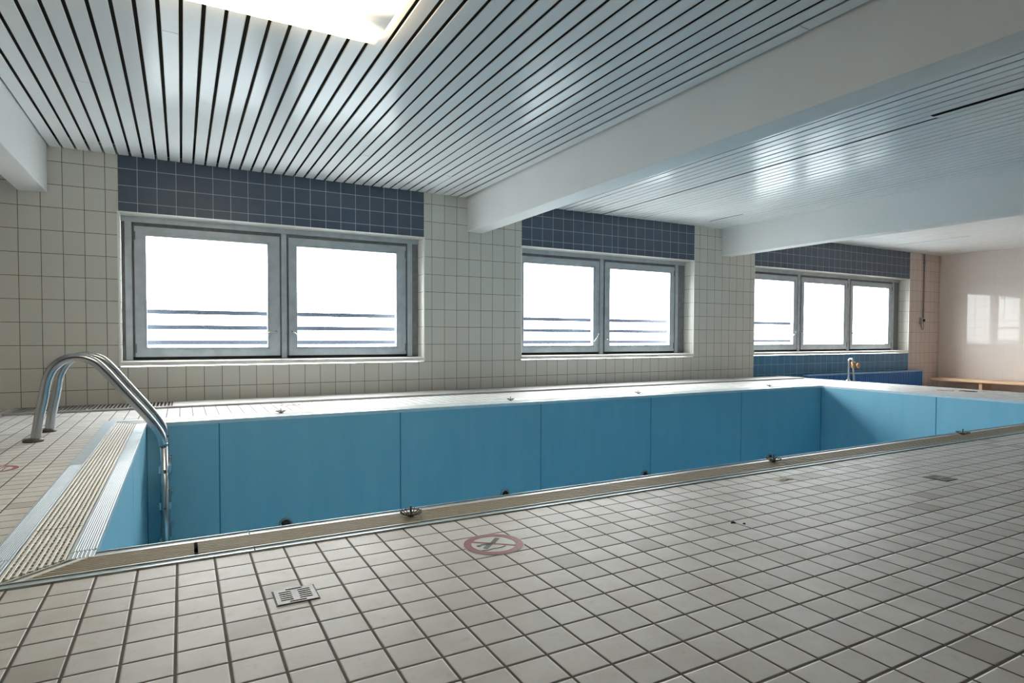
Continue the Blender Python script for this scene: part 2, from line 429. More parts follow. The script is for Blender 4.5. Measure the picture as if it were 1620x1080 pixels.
# ------------------------------------------------------------------ windows
FY = W+RD                       # inner face of the frames
def window(idx, recess, sashes, mullions, handles):
    x0, x1 = recess
    e = bpy.data.objects.new('window_%d' % idx, None); COL.objects.link(e); e.location = ((x0+x1)/2, FY, Z0)
    e['kind'] = 'structure'
    f = MB()
    a, b = x0+0.002, x1-0.002
    # deep outer part of the frame, then the visible inner members
    f.box(a, b, FY+0.02, FY+0.055, Z1-0.07, Z1-0.002, M['alu']); f.box(a, b, FY+0.02, FY+0.055, Z0, 0.462, M['alu'])
    f.box(a, a+0.075, FY+0.02, FY+0.055, 0.462, Z1-0.07, M['alu']); f.box(b-0.075, b, FY+0.02, FY+0.055, 0.462, Z1-0.07, M['alu'])
    f.box(a, b, FY, FY+0.02, 1.872, Z1-0.002, M['alu']); f.box(a+0.02, b-0.02, FY+0.004, FY+0.02, Z0, 0.438, M['alu'])
    sx0, sx1 = sashes[0][0], sashes[-1][1]
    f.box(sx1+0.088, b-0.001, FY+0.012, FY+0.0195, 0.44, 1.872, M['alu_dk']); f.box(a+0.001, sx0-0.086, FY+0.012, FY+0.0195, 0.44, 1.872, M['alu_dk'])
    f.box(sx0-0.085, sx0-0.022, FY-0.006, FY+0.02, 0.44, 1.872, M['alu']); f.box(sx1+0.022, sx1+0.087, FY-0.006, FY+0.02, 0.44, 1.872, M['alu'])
    for (m0, m1) in mullions:
        f.box(m0, m1, FY-0.004, FY+0.02, 0.44, 1.872, M['alu']); f.box(m0-0.065, m1+0.065, FY+0.02, FY+0.055, 0.462, 1.872, M['alu'])
    f.box(a+0.075, sx0+0.045, FY+0.022, FY+0.055, 0.462, Z1-0.07, M['alu']); f.box(sx1-0.045, b-0.075, FY+0.022, FY+0.055, 0.462, Z1-0.07, M['alu'])
    f.box(sx0, sx1, FY+0.022, FY+0.055, 0.462, 0.515, M['alu']); f.box(sx0, sx1, FY+0.022, FY+0.055, 1.79, Z1-0.07, M['alu'])
    rel(f, 'window_frame', e, 0.003)
    g = MB()
    g.box(sx0-0.022, sx1+0.022, FY+0.012, FY+0.03, 0.440, 0.470, M['black']); g.box(sx0-0.022, sx1+0.022, FY+0.012, FY+0.03, 1.832, 1.872, M['alu_dk'])
    for (s0, s1, _, _) in sashes:
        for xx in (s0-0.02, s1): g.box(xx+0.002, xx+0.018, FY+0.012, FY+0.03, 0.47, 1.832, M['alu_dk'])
    rel(g, 'seal_groove', e)
    for k, (s0, s1, g0, g1) in enumerate(sashes):
        s = MB(); zb, zt, gz0, gz1 = 0.470, 1.832, 0.568, 1.736
        def ring(y0, y1, i):
            s.box(s0, s1, y0, y1, gz1+i, zt, M['alu']); s.box(s0, s1, y0, y1, zb, gz0-i, M['alu'])
            s.box(s0, g0-i, y0, y1, gz0-i, gz1+i, M['alu']); s.box(g1+i, s1, y0, y1, gz0-i, gz1+i, M['alu'])
        ring(FY-0.014, FY+0.012, 0.022)         # outer moulding
        s.box(g0-0.024, g1+0.024, FY-0.006, FY+0.055, gz1, gz1+0.026, M['alu']); s.box(g0-0.024, g1+0.024, FY-0.006, FY+0.055, gz0-0.026, gz0, M['alu'])
        s.box(g0-0.024, g0, FY-0.006, FY+0.055, gz0, gz1, M['alu']); s.box(g1, g1+0.024, FY-0.006, FY+0.055, gz0, gz1, M['alu'])
        so = rel(s, 'sash', e, 0.002)
        p = MB(); p.box(g0, g1, FY+0.034, FY+0.040, gz0, gz1, M['glass']); rel(p, 'glass_pane', so)
        hx = s0-0.004 if k == 0 else s1-0.012
        for hz in (0.56, 1.73):
            h = MB(); h.box(hx, hx+0.016, FY-0.022, FY-0.012, hz-0.045, hz+0.045, M['alu_dk']); rel(h, 'hinge', so, 0.003)
        hh = handles[k]
        if hh:
            kind, hx, hz, pts, mat = hh
            h = MB()
            h.lathe([(0.016, 0), (0.016, -0.012), (0.010, -0.016)], (hx, FY-0.014, hz), mat, 12, 'y')
            h.tube(smooth_path([(hx, FY-0.02, hz), (hx, FY-0.045, hz)] + [(hx+p_[0], FY-0.05+p_[2], hz+p_[1]) for p_ in pts], 4), 0.0075, mat, 8)
            rel(h, 'handle', so)
    sl = MB()
    sl.prism([(W-0.012, 0.388), (W-0.012, 0.424), (W-0.006, 0.430), (FY, 0.436), (FY, Z0), (W+0.001, Z0), (W+0.001, 0.388)], 'x', x0, x1, M['sill'])
    rel(sl, 'window_sill', e, 0.002)
    return e
ch, al = M['chrome'], M['steel']
window(1, WIN[0], [(-0.420, 1.001, -0.315, 0.870), (1.098, 2.508, 1.193, 2.386)], [(1.018, 1.078)],
       [('lever', 0.955, 0.742, [(-0.05, -0.004, 0), (-0.125, -0.022, 0)], al), ('lever', 1.135, 0.742, [(0.02, -0.015, -0.02), (0.045, -0.045, -0.03)], al)])
window(2, WIN[1], [(4.135, 5.545, 4.240, 5.440), (5.652, 7.056, 5.754, 6.968)], [(5.560, 5.632)],
       [('lever', 5.53, 0.745, [(-0.04, -0.05, 0), (-0.10, -0.12, 0)], ch), ('lever', 5.675, 0.655, [(-0.02, 0.006, -0.02), (-0.04, 0.004, -0.03)], ch)])
window(3, WIN[2], [(8.815, 10.125, 8.905, 10.035), (10.245, 11.660, 10.338, 11.560), (11.765, 13.190, 11.858, 13.085)], [(10.150, 10.220), (11.680, 11.748)],
       [('lever', 10.09, 0.80, [(-0.03, -0.01, 0), (-0.10, -0.06, 0)], ch), ('lever', 10.28, 0.81, [(0.06, 0.0, 0), (0.19, -0.04, 0)], al),
        ('bow', 11.83, 0.79, [(0.05, -0.01, 0), (0.06, -0.12, 0), (0.03, -0.14, 0.03)], al)])
# white corner beads around the recesses
for i, (a, b) in enumerate(WIN):
    mb = MB()
    mb.box(a-0.012, a+0.004, W-0.004, W+0.01, 0.388, Z1, M['sill']); mb.box(b-0.004, b+0.012, W-0.004, W+0.01, 0.388, Z1, M['sill'])
    mb.box(a, b, FY-0.012, FY, Z1-0.008, Z1, M['sill'])
    props(mb.build('trim_%d' % (i+4)), kind='structure')

# guard rails outside the windows
def railing(x0, x1, zs, label):
    y = W+0.62
    t = thing('guard_rail', ((x0+x1)/2, y, 0.4), label, 'railing')
    for z in zs:
        r = MB(); r.box(x0, x1, y-0.012, y+0.012, z-0.024, z+0.024, M['railpaint']); rel(r, 'bar', t, 0.003)
    for x in (x0, x1):
        r = MB(); r.box(x-0.02, x+0.02, y-0.02, y+0.02, 0.15, zs[0]+0.02, M['railpaint']); r.box(x-0.02, x+0.02, W+WT, y-0.02, 0.20, 0.24, M['railpaint'])
        rel(r, 'post', t, 0.003)
M['railpaint'] = plain('blue_grey_rail_paint', srgb(78, 86, 100), 0.5, 0.2, var=0.08)
railing(-0.86, 3.02, (0.962, 0.790, 0.616), 'three-bar grey guard rail outside the two-pane window nearest the pool ladder')
railing(3.90, 7.86, (0.962, 0.790, 0.616), 'three-bar grey guard rail outside the middle two-pane window')
railing(8.55, 10.62, (0.970, 0.630), 'two-bar grey guard rail outside the left pane of the three-pane window')

# ------------------------------------------------------------------ swimming pool
pool = thing('swimming_pool', ((PX0+PX1)/2, (PY0+PY1)/2, PZ), 'empty indoor swimming pool lined with light blue sheets', 'pool')
M['seam'] = plain('dark_blue_seam_backing', srgb(62, 124, 158), 0.5)
mb = MB()   # shell behind the lining sheets
e = 0.004
mb.box(PX0-e-0.06, PX0-e, PY0-0.06, PY1+0.06, PZ-0.05, -0.03, M['seam']); mb.box(PX1+e, PX1+e+0.06, PY0-0.06, PY1+0.06, PZ-0.05, -0.03, M['seam'])
mb.box(PX0-e, PX1+e, PY0-e-0.06, PY0-e, PZ-0.05, -0.03, M['seam']); mb.box(PX0-e, PX1+e, PY1+e, PY1+e+0.06, PZ-0.05, -0.03, M['seam'])
rel(mb, 'basin_shell', pool)
mb = MB(); mb.box(PX0-e, PX1+e, PY0-e, PY1+e, PZ-0.05, PZ, M['pool']); rel(mb, 'basin_floor', pool)
G = 0.0052
xs = [PX0, 0.265, 1.805, 3.356, 4.884, 6.424, PX1]
for y0, y1 in ((PY1, PY1+e), (PY0-e, PY0)):
    for a, b in zip(xs[:-1], xs[1:]):
        p = MB(); p.box(a+G, b-G, y0, y1, PZ, -0.022, M['pool']); rel(p, 'wall_panel', pool)
ys = [PY0, 3.985, PY1]
for x0, x1, yy in ((PX1, PX1+e, ys), (PX0-e, PX0, ys)):
    for a, b in zip(yy[:-1], yy[1:]):
        p = MB(); p.box(x0, x1, a+G, b-G, PZ, -0.022, M['pool']); rel(p, 'wall_panel', pool)
for x in (0.776, 2.925, 4.797, 6.982):
    n = MB(); n.lathe([(0.056, 0.002), (0.056, -0.010), (0.048, -0.014), (0.037, -0.014), (0.035, -0.004)], (x, PY1, -0.930), M['nozzle'], 28, 'y')
    no = rel(n, 'inlet_nozzle', pool)
    c = MB(); c.lathe([(0.034, -0.006), (0.033, -0.0115), (0.012, -0.0118)], (x, PY1, -0.930), M['black'], 24, 'y'); rel(c, 'opening', no)

# gutter trough under the grates
GY = (2.128, 2.272); FGY = (5.565, 5.725); GX = (-0.465, -0.318)
mb = MB(); d = -0.085
mb.box(GX[0], GX[1], GY[0], FGY[1], d-0.01, d, M['gutter']); mb.box(GX[1], OX1-0.05, GY[0], GY[1], d-0.01, d, M['gutter']); mb.box(GX[1], OX1-0.05, FGY[0], FGY[1], d-0.01, d, M['gutter'])
for (a, b, c_, f_) in ((GX[0]-0.01, GX[0], GY[0], FGY[1]), (GX[1], GX[1]+0.01, GY[1], FGY[0])): mb.box(a, b, c_, f_, d, -0.014, M['gutter'])
for (c_, f_) in ((GY[0]-0.01, GY[0]), (GY[1], GY[1]+0.01), (FGY[0]-0.01, FGY[0]), (FGY[1], FGY[1]+0.01)): mb.box(GX[0] if c_ < GY[0] or f_ > FGY[1] else GX[1], OX1-0.05, c_, f_, d, -0.014, M['gutter'])
rel(mb, 'gutter_channel', pool)

RT = 0.004   # rim top
def strip_x(x0, x1, y0, y1, ribs=0, lip=None):
    r = MB(); r.box(x0, x1, y0, y1, -0.022, RT, M['rim'])
    for i in range(ribs):
        c = y0+0.006+(y1-y0-0.012)*(i+0.5)/ribs; r.box(x0+0.002, x1-0.002, c-0.0017, c+0.0017, RT, RT+0.0025, M['rim'])
    if lip is not None: r.box(x0, x1, lip, lip+0.006, RT, RT+0.004, M['rim'])
    return rel(r, 'rim_strip', pool, 0.0012)
def strip_y(x0, x1, y0, y1, ribs=0, lip=None):
    r = MB(); r.box(x0, x1, y0, y1, -0.022, RT, M['rim'])
    for i in range(ribs):
        c = x0+0.008+(x1-x0-0.016)*(i+0.5)/ribs; r.box(c-0.0020, c+0.0020, y0+0.002, y1-0.002, RT, RT+0.0025, M['rim'])
    if lip is not None: r.box(lip, lip+0.005, y0, y1, RT, RT+0.004, M['rim'])
    return rel(r, 'rim_strip', pool, 0.0012)
# left end
strip_y(OX0, GX[0], 2.352, 3.929, 9, GX[0]-0.005); strip_y(OX0, GX[0], 3.932, OY1, 0, GX[0]-0.005); strip_y(OX0, GX[0], OY0+0.034, 2.349, 6, GX[0]-0.005)
strip_y(GX[1], PX0, 2.345, 3.929, 8, PX0-0.005); strip_y(GX[1], PX0, 3.932, FGY[0], 0, PX0-0.005)
strip_y(GX[1], PX0, GY[1], 2.342, 5)
# near side, far side, right end
for a, b in ((OX0, 0.20), (0.203, 2.9), (2.903, 5.6), (5.603, OX1)):
    strip_x(a, b, OY0, GY[0], 0, GY[0]-0.006)
    strip_x(max(a, PX0+0.001), b, GY[1], PY0, 0, PY0-0.006)
for a, b in ((PX0+0.001, 2.7), (2.703, 5.4), (5.403, OX1)):
    strip_x(a, b, PY1, FGY[0], 0, PY1)
for a, b in ((GX[0]+0.001, 0.42), (0.423, 2.7), (2.703, 5.4), (5.403, OX1)):
    strip_x(a, b, FGY[1], OY1, 0, FGY[1])
strip_y(PX1, OX1, PY0+0.001, PY1-0.001, 0, PX1)

def grate(name, axis, span, a_of, b_of, lab, gm=None):
    gm = gm or M['grate']
    """bars along an axis; a_of/b_of give the (mitred) ends of the bar at cross position c"""
    n = 9; c0, c1 = span; g = MB(); z1 = 0.006; pw = (c1-c0)/n
    for i in range(n):
        c = c0+pw*(i+0.5); a, b = a_of(c), b_of(c); h = pw*0.285
        if axis == 'y': g.prism([(c-h, -0.007), (c-h, z1-0.002), (c-h+0.0015, z1), (c+h-0.0015, z1), (c+h, z1-0.002), (c+h, -0.007)], 'y', a, b, gm)
        else: g.prism([(c-h, -0.007), (c-h, z1-0.002), (c-h+0.0015, z1), (c+h-0.0015, z1), (c+h, z1-0.002), (c+h, -0.007)], 'x', a, b, gm)
    mid = (c0+c1)/2; a, b = a_of(mid), b_of(mid); k = 0
    lo, hi = min(a_of(c0), a_of(c1)), max(b_of(c0), b_of(c1))
    t = lo+0.02
    while t < hi-0.005:
        s0, s1 = [c0+pw*(i+0.5) for i in range(n) if a_of(c0+pw*(i+0.5)) < t < b_of(c0+pw*(i+0.5))] or (None,), None
        if s0 and s0[0] is not None and len(s0) > 1:
            q0, q1 = s0[0]-pw*0.2, s0[-1]+pw*0.2
            if axis == 'y': g.box(q0, q1, t-0.003, t+0.003, z1-0.0042, z1-0.0018, gm)
            else: g.box(t-0.003, t+0.003, q0, q1, z1-0.0048, z1-0.0026, gm)
        t += 0.030
    o = g.build(name, None)
    return props(o, lab, 'grate')
mit_n = lambda c: GY[0]+(c-GX[0])*(GY[1]-GY[0])/(GX[1]-GX[0])+0.012          # near-left mitre, y as a function of x
mit_f = lambda c: FGY[1]-(c-GX[0])*(FGY[1]-FGY[0])/(GX[1]-GX[0])-0.012
grate('gutter_grate', 'y', GX, mit_n, lambda c: 2.655, 'short ivory slatted gutter grate at the near left corner of the pool')
grate('gutter_grate', 'y', GX, lambda c: 2.661, mit_f, 'long ivory slatted gutter grate on the left end beside the ladder')
mit_x = lambda c: GX[0]+(c-GY[0])*(GX[1]-GX[0])/(GY[1]-GY[0])+0.064
mit_fx = lambda c: GX[0]+(FGY[1]-c)*(GX[1]-GX[0])/(FGY[1]-FGY[0])+0.012
grate('gutter_grate', 'x', GY, mit_x, lambda c: 0.029, 'short beige gutter grate left of the black gap on the near edge', M['grate_shaded'])
grate('gutter_grate', 'x', GY, lambda c: 0.040, lambda c: OX1-0.07, 'long beige gutter grate along the near edge of the pool', M['grate_shaded'])
grate('gutter_grate', 'x', FGY, mit_fx, lambda c: OX1-0.07, 'pale gutter grate along the far edge below the windows')
for n, p0, p1 in (('n', (GX[0], GY[0]), (GX[1], GY[1])), ('f', (GX[0], FGY[1]), (GX[1], FGY[0]))):
    mb = MB(); dx = 0.044 if n == 'n' else 0.0; hw = 0.013 if n == 'n' else 0.004
    poly = [(p0[0]+dx-hw, p0[1]), (p0[0]+dx+hw, p0[1]), (p1[0]+dx+hw, p1[1]), (p1[0]+dx-hw, p1[1])]
    mb.prism(poly, 'z', -0.03, 0.004, M['grate'] if n == 'n' else M['rim']); rel(mb, 'mitre_bar', pool)
    if n == 'n':
        mb = MB(); poly = [(p0[0]+0.002, p0[1]), (p0[0]+0.010, p0[1]), (p1[0]+0.010, p1[1]), (p1[0]+0.002, p1[1])]
        mb.prism(poly, 'z', -0.03, 0.005, M['grate']); rel(mb, 'mitre_bar', pool)

# wire strainers sitting on the gutter
def strainer():
    t = thing('wire_strainer', (0, 0, 0), 'x', 'strainer', 'wire strainers on the pool gutter')
    r = MB()
    R, n = 0.040, 14
    r.tube([(R*math.cos(2*math.pi*k/40), R*math.sin(2*math.pi*k/40), 0.016) for k in range(41)], 0.0022, M['wire'], 6, False)
    r.tube([(R*0.55*math.cos(2*math.pi*k/30), R*0.55*math.sin(2*math.pi*k/30), 0.009) for k in range(31)], 0.0018, M['wire'], 6, False)
    for k in range(n):
        a = 2*math.pi*k/n; c, s = math.cos(a), math.sin(a)
        r.tube([(0.006*c, 0.006*s, 0.003), (0.022*c, 0.022*s, 0.008), (0.036*c, 0.036*s, 0.015), (0.042*c, 0.042*s, 0.021)], 0.0019, M['wire'], 6)
    b = r.build('wire_bowl', t)
    p = MB(); p.lathe([(0.012, 0.0), (0.012, 0.004), (0.004, 0.006), (0.003, 0.036), (0.0045, 0.038), (0.003, 0.041)], (0, 0, 0), M['wire'], 10)
    p.build('centre_pin', t)
    return t
s0 = strainer(); kids = list(s0.children)
spots = [(0.765, 2.205, 'wire strainer on the near gutter close to the no-diving mark'), (2.872, 2.235, 'wire strainer at the near gutter above the chalky patch'),
         (4.885, 2.235, 'wire strainer on the near gutter farthest right, below the end wall seam'), (0.774, 5.735, 'wire strainer on the far gutter nearest the ladder'),
         (3.114, 5.735, 'wire strainer on the far gutter below the middle window'), (4.886, 5.735, 'wire strainer on the far gutter just left of the faint no-diving mark'),
         (7.259, 5.735, 'wire strainer on the far gutter close to the right corner of the pool')]
for i, (x, y, lab) in enumerate(spots):
    if i == 0: o = s0
    else:
        o = s0.copy(); COL.objects.link(o)
        for k in kids:
            c = k.copy(); COL.objects.link(c); c.parent = o
    o.location = (x, y, 0.0075); o['label'] = lab; o.rotation_euler = (0, 0, i*0.7)

# ------------------------------------------------------------------ pool ladder
lad = thing('pool_ladder', (-0.5, 5.18, 0), 'stainless steel pool ladder with two curved handrails', 'ladder')
prof = [(-0.846, 0.0), (-0.822, 0.157), (-0.799, 0.281), (-0.777, 0.405), (-0.742, 0.482), (-0.687, 0.531), (-0.620, 0.546), (-0.550, 0.531), (-0.482, 0.478),
        (-0.338, 0.288), (-0.227, 0.140), (-0.168, 0.052), (-0.132, -0.018), (-0.120, -0.085)]
for y in (4.95, 5.42):
    h = MB(); h.tube(smooth_path([(x, y, z) for x, z in prof], 6), 0.0285, M['steel'], 20); rel(h, 'handrail', lad)
    b = MB(); b.lathe([(0.056, 0.0), (0.058, 0.010), (0.050, 0.020), (0.034, 0.024)], (-0.856, y, 0), M['wire'], 24); rel(b, 'base_flange', lad)
    s = MB(); s.tube([(-0.118, y, -0.07), (-0.112, y, -0.9), (-0.112, y, -1.45)], 0.0235, M['steel'], 16); so = rel(s, 'stile', lad)
    k = MB(); k.lathe([(0.0275, -0.012), (0.0275, 0.012)], (-0.120, y, -0.080), M['steel'], 16); rel(k, 'collar', so)
    f = MB(); f.tube([(-0.112, y, -1.0), (PX0+0.002, y, -1.0)], 0.016, M['steel'], 10); f.lathe([(0.035, 0), (0.035, 0.008)], (PX0, y, -1.0), M['steel'], 16, 'x'); rel(f, 'wall_foot', so)
for z in (-0.255, -0.52, -0.775, -1.03, -1.29):
    t = MB(); t.box(-0.150, -0.078, 4.975, 5.395, z-0.012, z+0.012, M['steel'])
    for i in range(4): t.box(-0.146+i*0.018, -0.139+i*0.018, 4.98, 5.39, z+0.012, z+0.015, M['steel'])
    to = rel(t, 'tread', lad, 0.004)
    for y in (4.972, 5.398):
        b = MB(); b.box(-0.154, -0.072, y-0.004, y+0.004, z-0.035, z+0.022, M['steel']); rel(b, 'tread_bracket', to, 0.003)
    for y in (4.925,):
        b = MB(); b.lathe([(0.009, 0.004), (0.009, -0.006), (0.004, -0.009)], (-0.113, y, z-0.01), M['wire'], 10, 'y'); rel(b, 'bolt', to)

# ------------------------------------------------------------------ floor convector along the window wall
cv = thing('floor_convector', (4.0, 6.9, 0), 'long grey convector channel along the foot of the window wall', 'convector')
x0, xg, x1, y0, y1 = -1.36, -0.085, 9.28, 6.635, 7.125
mb = MB(); mb.box(x0, x1, y0, y0+0.03, 0.0, 0.020, M['cover']); mb.box(x0, x1, y1-0.03, y1, 0.0, 0.020, M['grille']); mb.box(x0, x0+0.03, y0+0.03, y1-0.03, 0, 0.020, M['cover']); mb.box(x1-0.03, x1, y0+0.03, y1-0.03, 0, 0.020, M['cover'])
rel(mb, 'frame', cv, 0.002)
mb = MB(); mb.box(x0+0.03, xg, y0+0.03, y1-0.03, 0.0, 0.003, M['black']); rel(mb, 'tray', cv)
mb = MB(); x = x0+0.036
while x < xg-0.012:
    mb.prism([(x, 0.003), (x+0.003, 0.019), (x+0.015, 0.019), (x+0.012, 0.003)], 'y', y0+0.06, y1-0.03, M['grille']); x += 0.032
mb.box(x0+0.03, xg, y0+0.03, y0+0.06, 0.003, 0.018, M['grille'])
rel(mb, 'slat_grille', cv)
a = xg+0.004
for b in (1.9, 3.8, 5.7, 7.6, x1-0.032):
    mb = MB(); mb.box(a, b, y0+0.032, y1-0.032, 0.003, 0.019, M['cover']); rel(mb, 'cover_plate', cv, 0.002); a = b+0.003

# ------------------------------------------------------------------ marks and fittings on the deck
def disc(mb, c, r0, r1, z0, z1, mat, seg=40):
    if r0 <= 0: mb.lathe([(r1, z0), (r1, z1)], (c[0], c[1], 0), mat, seg); return
    b = len(mb.v); mi = mb.mi(mat)
    for k in range(seg):
        a = 2*math.pi*k/seg
        for r, z in ((r0, z0), (r1, z0), (r1, z1), (r0, z1)): mb.v.append((c[0]+r*math.cos(a), c[1]+r*math.sin(a), z))
    for k in range(seg):
        k2 = (k+1) % seg
        for i in range(4):
            j = (i+1) % 4; mb.f.append((b+k*4+i, b+k*4+j, b+k2*4+j, b+k2*4+i)); mb.m.append(mi); mb.sm.append(False)
def stroke(mb, pts, w, z0, z1, mat):
    for (a, b) in zip(pts[:-1], pts[1:]):
        a, b = Vector(a), Vector(b); v = (b-a).normalized(); q = Vector((-v.y, v.x))*w/2; e_ = v*w*0.3
        a2, b2 = a-e_, b+e_
        mb.prism([tuple(a2+q), tuple(a2-q), tuple(b2-q), tuple(b2+q)], 'z', z0, z1, mat)
def no_diving(c, ang, label, worn=False):
    t = thing('no_diving_mark', (c[0], c[1], 0.0), label, 'floor sign', 'round no-diving marks on the deck')
    b = MB(); disc(b, c, 0, 0.103, 0.0004, 0.0010, M['pale']); rel(b, 'backing', t)
    R = MB(); disc(R, c, 0.075, 0.100, 0.0010, 0.0016, M['red'])
    ca, sa = math.cos(ang), math.sin(ang)
    rot = lambda p: (c[0]+p[0]*ca-p[1]*sa, c[1]+p[0]*sa+p[1]*ca)
    stroke(R, [rot((-0.059, 0.052)), rot((0.058, -0.044))], 0.011, 0.0010, 0.0017, M['red']); rel(R, 'red_ring', t)
    f = MB()
    stroke(f, [rot((0.034, 0.043)), rot((0.004, 0.012))], 0.016, 0.0010, 0.0019, M['ink'])
    stroke(f, [rot((-0.008, 0.006)), rot((-0.040, -0.024))], 0.016, 0.0010, 0.0019, M['ink'])
    stroke(f, [rot((0.004, 0.010)), rot((-0.018, 0.004)), rot((-0.040, 0.010))], 0.009, 0.0010, 0.0019, M['ink'])
    disc(f, rot((-0.052, 0.004)), 0, 0.008, 0.0010, 0.0019, M['ink'], 14)
    stroke(f, [rot(p) for p in ((-0.062, -0.040), (-0.042, -0.045), (-0.018, -0.040), (0.004, -0.042), (0.026, -0.036))], 0.005, 0.0010, 0.0019, M['ink'])
    rel(f, 'diver_pictogram', t)
no_diving((0.911, 1.794), 0.0, 'red ringed no-diving mark in the middle of the near deck')
no_diving((-0.855, 4.010), 1.5, 'no-diving mark on the left deck, cut by the left edge of the photo')
no_diving((0.955, 6.400), 3.1, 'red ringed no-diving mark on the far deck near the ladder end')
no_diving((5.855, 6.340), 3.1, 'faint no-diving mark on the far deck below the middle window')
no_diving((8.900, 4.290), -1.6, 'faint no-diving mark on the far end deck left of the round drain')

def floor_drain(c, lab, ang=0.0):
    t = thing('floor_drain', (c[0], c[1], 0), lab, 'drain')
    hx, hy = 0.051, 0.0485
    b = MB(); b.box(c[0]-hx-0.004, c[0]+hx+0.004, c[1]-hy-0.003, c[1]+hy+0.003, 0.0002, 0.0012, M['black']); rel(b, 'well', t)
    p = MB(); z0, z1 = 0.0014, 0.0030
    rows = [0.0405] + [0.026-0.013*i for i in range(5)] + [-0.0405]
    hw = 0.0036; yprev = hy
    for i, r in enumerate(rows):
        p.box(c[0]-hx, c[0]+hx, c[1]+r+hw, c[1]+yprev, z0, z1, M['drain']); yprev = r-hw
        sl = [(-0.020, 0.022)] if i in (0, 6) else [(-0.040, -0.009), (0.008, 0.040)]
        xx = -hx
        for (a, b_) in sl: p.box(c[0]+xx, c[0]+a, c[1]+r-hw, c[1]+r+hw, z0, z1, M['drain']); xx = b_
        p.box(c[0]+xx, c[0]+hx, c[1]+r-hw, c[1]+r+hw, z0, z1, M['drain'])
    p.box(c[0]-hx, c[0]+hx, c[1]-hy, c[1]+yprev, z0, z1, M['drain'])
    rel(p, 'slotted_plate', t)
    if ang:
        t.rotation_euler = (0, 0, ang)
floor_drain((0.262, 1.687), 'square slotted steel floor drain on the near deck at the front')
floor_drain((3.300, 1.605), 'square slotted floor drain on the right part of the near deck', math.pi/2)
t = thing('round_drain', (9.0, 4.07, 0), 'dark round drain on the far end deck in front of the bench', 'drain')
b = MB(); disc(b, (9.0, 4.07), 0.085, 0.10, 0.0, 0.008, M['steel']); rel(b, 'ring', t)
b = MB(); disc(b, (9.0, 4.07), 0, 0.084, 0.0, 0.003, M['black']); 
for i in range(7):
    u = -0.06+0.02*i; L = math.sqrt(0.084**2-u*u); b.box(9.0+u-0.003, 9.0+u+0.003, 4.07-L, 4.07+L, 0.003, 0.007, M['wire'])
rel(b, 'grid', t)

def blob(name, c, rx, ry, rz, mat, lab, cat, seed, group=None, lobes=9):
    random.seed(seed); m = MB(); seg = 26; rings = 5
    rad = [1+0.28*math.sin(3*a_+seed)+random.uniform(-0.22, 0.22) for a_ in [2*math.pi*k/seg for k in range(seg)]]
    base = len(m.v); mi = m.mi(mat)
    for i in range(rings):
        f_ = 1-i/(rings-0.4); h = rz*(1-(f_)**2)**0.8 if i else 0.0
        for k in range(seg):
            a_ = 2*math.pi*k/seg; j = 1+(random.uniform(-0.12, 0.12) if 0 < i else 0)
            m.v.append((c[0]+rx*rad[k]*f_*math.cos(a_)*j, c[1]+ry*rad[k]*f_*math.sin(a_)*j, c[2]+h*random.uniform(0.7, 1.2)))
    for i in range(rings-1):
        for k in range(seg):
            k2 = (k+1) % seg; m.f.append((base+i*seg+k, base+i*seg+k2, base+(i+1)*seg+k2, base+(i+1)*seg+k)); m.m.append(mi); m.sm.append(True)
    m.f.append(tuple(base+k for k in range(seg))); m.m.append(mi); m.sm.append(False)
    m.f.append(tuple(base+(rings-1)*seg+k for k in range(seg))); m.m.append(mi); m.sm.append(True)
    return props(m.build(name, None), lab, cat, group)
blob('chalky_residue', (2.590, 1.953, 0.0005), 0.044, 0.028, 0.006, M['residue'], 'whitish chalky patch on the near deck below a gutter strainer', 'residue', 3)
blob('dirt_crumb', (1.808, 1.578, 0.0002), 0.009, 0.007, 0.006, M['crumb'], 'larger dark crumb of dirt on the near deck tiles', 'dirt', 5, 'crumbs on the deck')
blob('dirt_crumb', (1.834, 1.549, 0.0002), 0.005, 0.005, 0.005, M['crumb'], 'smaller dark crumb right beside the larger one on the deck', 'dirt', 8, 'crumbs on the deck')

# ------------------------------------------------------------------ ceiling lamp
lx0, lx1, ly0, ly1 = LAMP
lamp = thing('ceiling_lamp', ((lx0+lx1)/2, (ly0+ly1)/2, H), 'glowing rectangular lamp with prismatic cover on the slatted ceiling', 'lamp')
mb = MB(); mb.box(lx0+0.02, lx1-0.02, ly0+0.02, ly1-0.02, 2.486, H-0.0015, M['lampbody']); rel(mb, 'housing', lamp, 0.004)
M['lens_side'] = plain('warm_lit_prismatic_side', srgb(245, 236, 220), 0.4)
_b = [n for n in M['lens_side'].node_tree.nodes if n.type == 'BSDF_PRINCIPLED'][0]
_b.inputs['Emission Color'].default_value = (1.0, 0.74, 0.45, 1); _b.inputs['Emission Strength'].default_value = 9.0
mb = MB()
mb.box(lx0, lx1, ly1, ly1+0.004, 2.446, 2.488, M['lens_side']); mb.box(lx0, lx1, ly0-0.004, ly0, 2.446, 2.488, M['lens_side'])
mb.box(lx0-0.004, lx0, ly0, ly1, 2.446, 2.488, M['lens_side']); mb.box(lx1, lx1+0.004, ly0, ly1, 2.446, 2.488, M['lens_side'])
rel(mb, 'diffuser_side', lamp)
mb = MB(); mb.prism([(ly0, 2.486), (ly0, 2.446), (ly0+0.012, 2.432), (ly1-0.012, 2.432), (ly1, 2.446), (ly1, 2.486)], 'x', lx0, lx1, M['lens']); rel(mb, 'diffuser', lamp, 0.004)

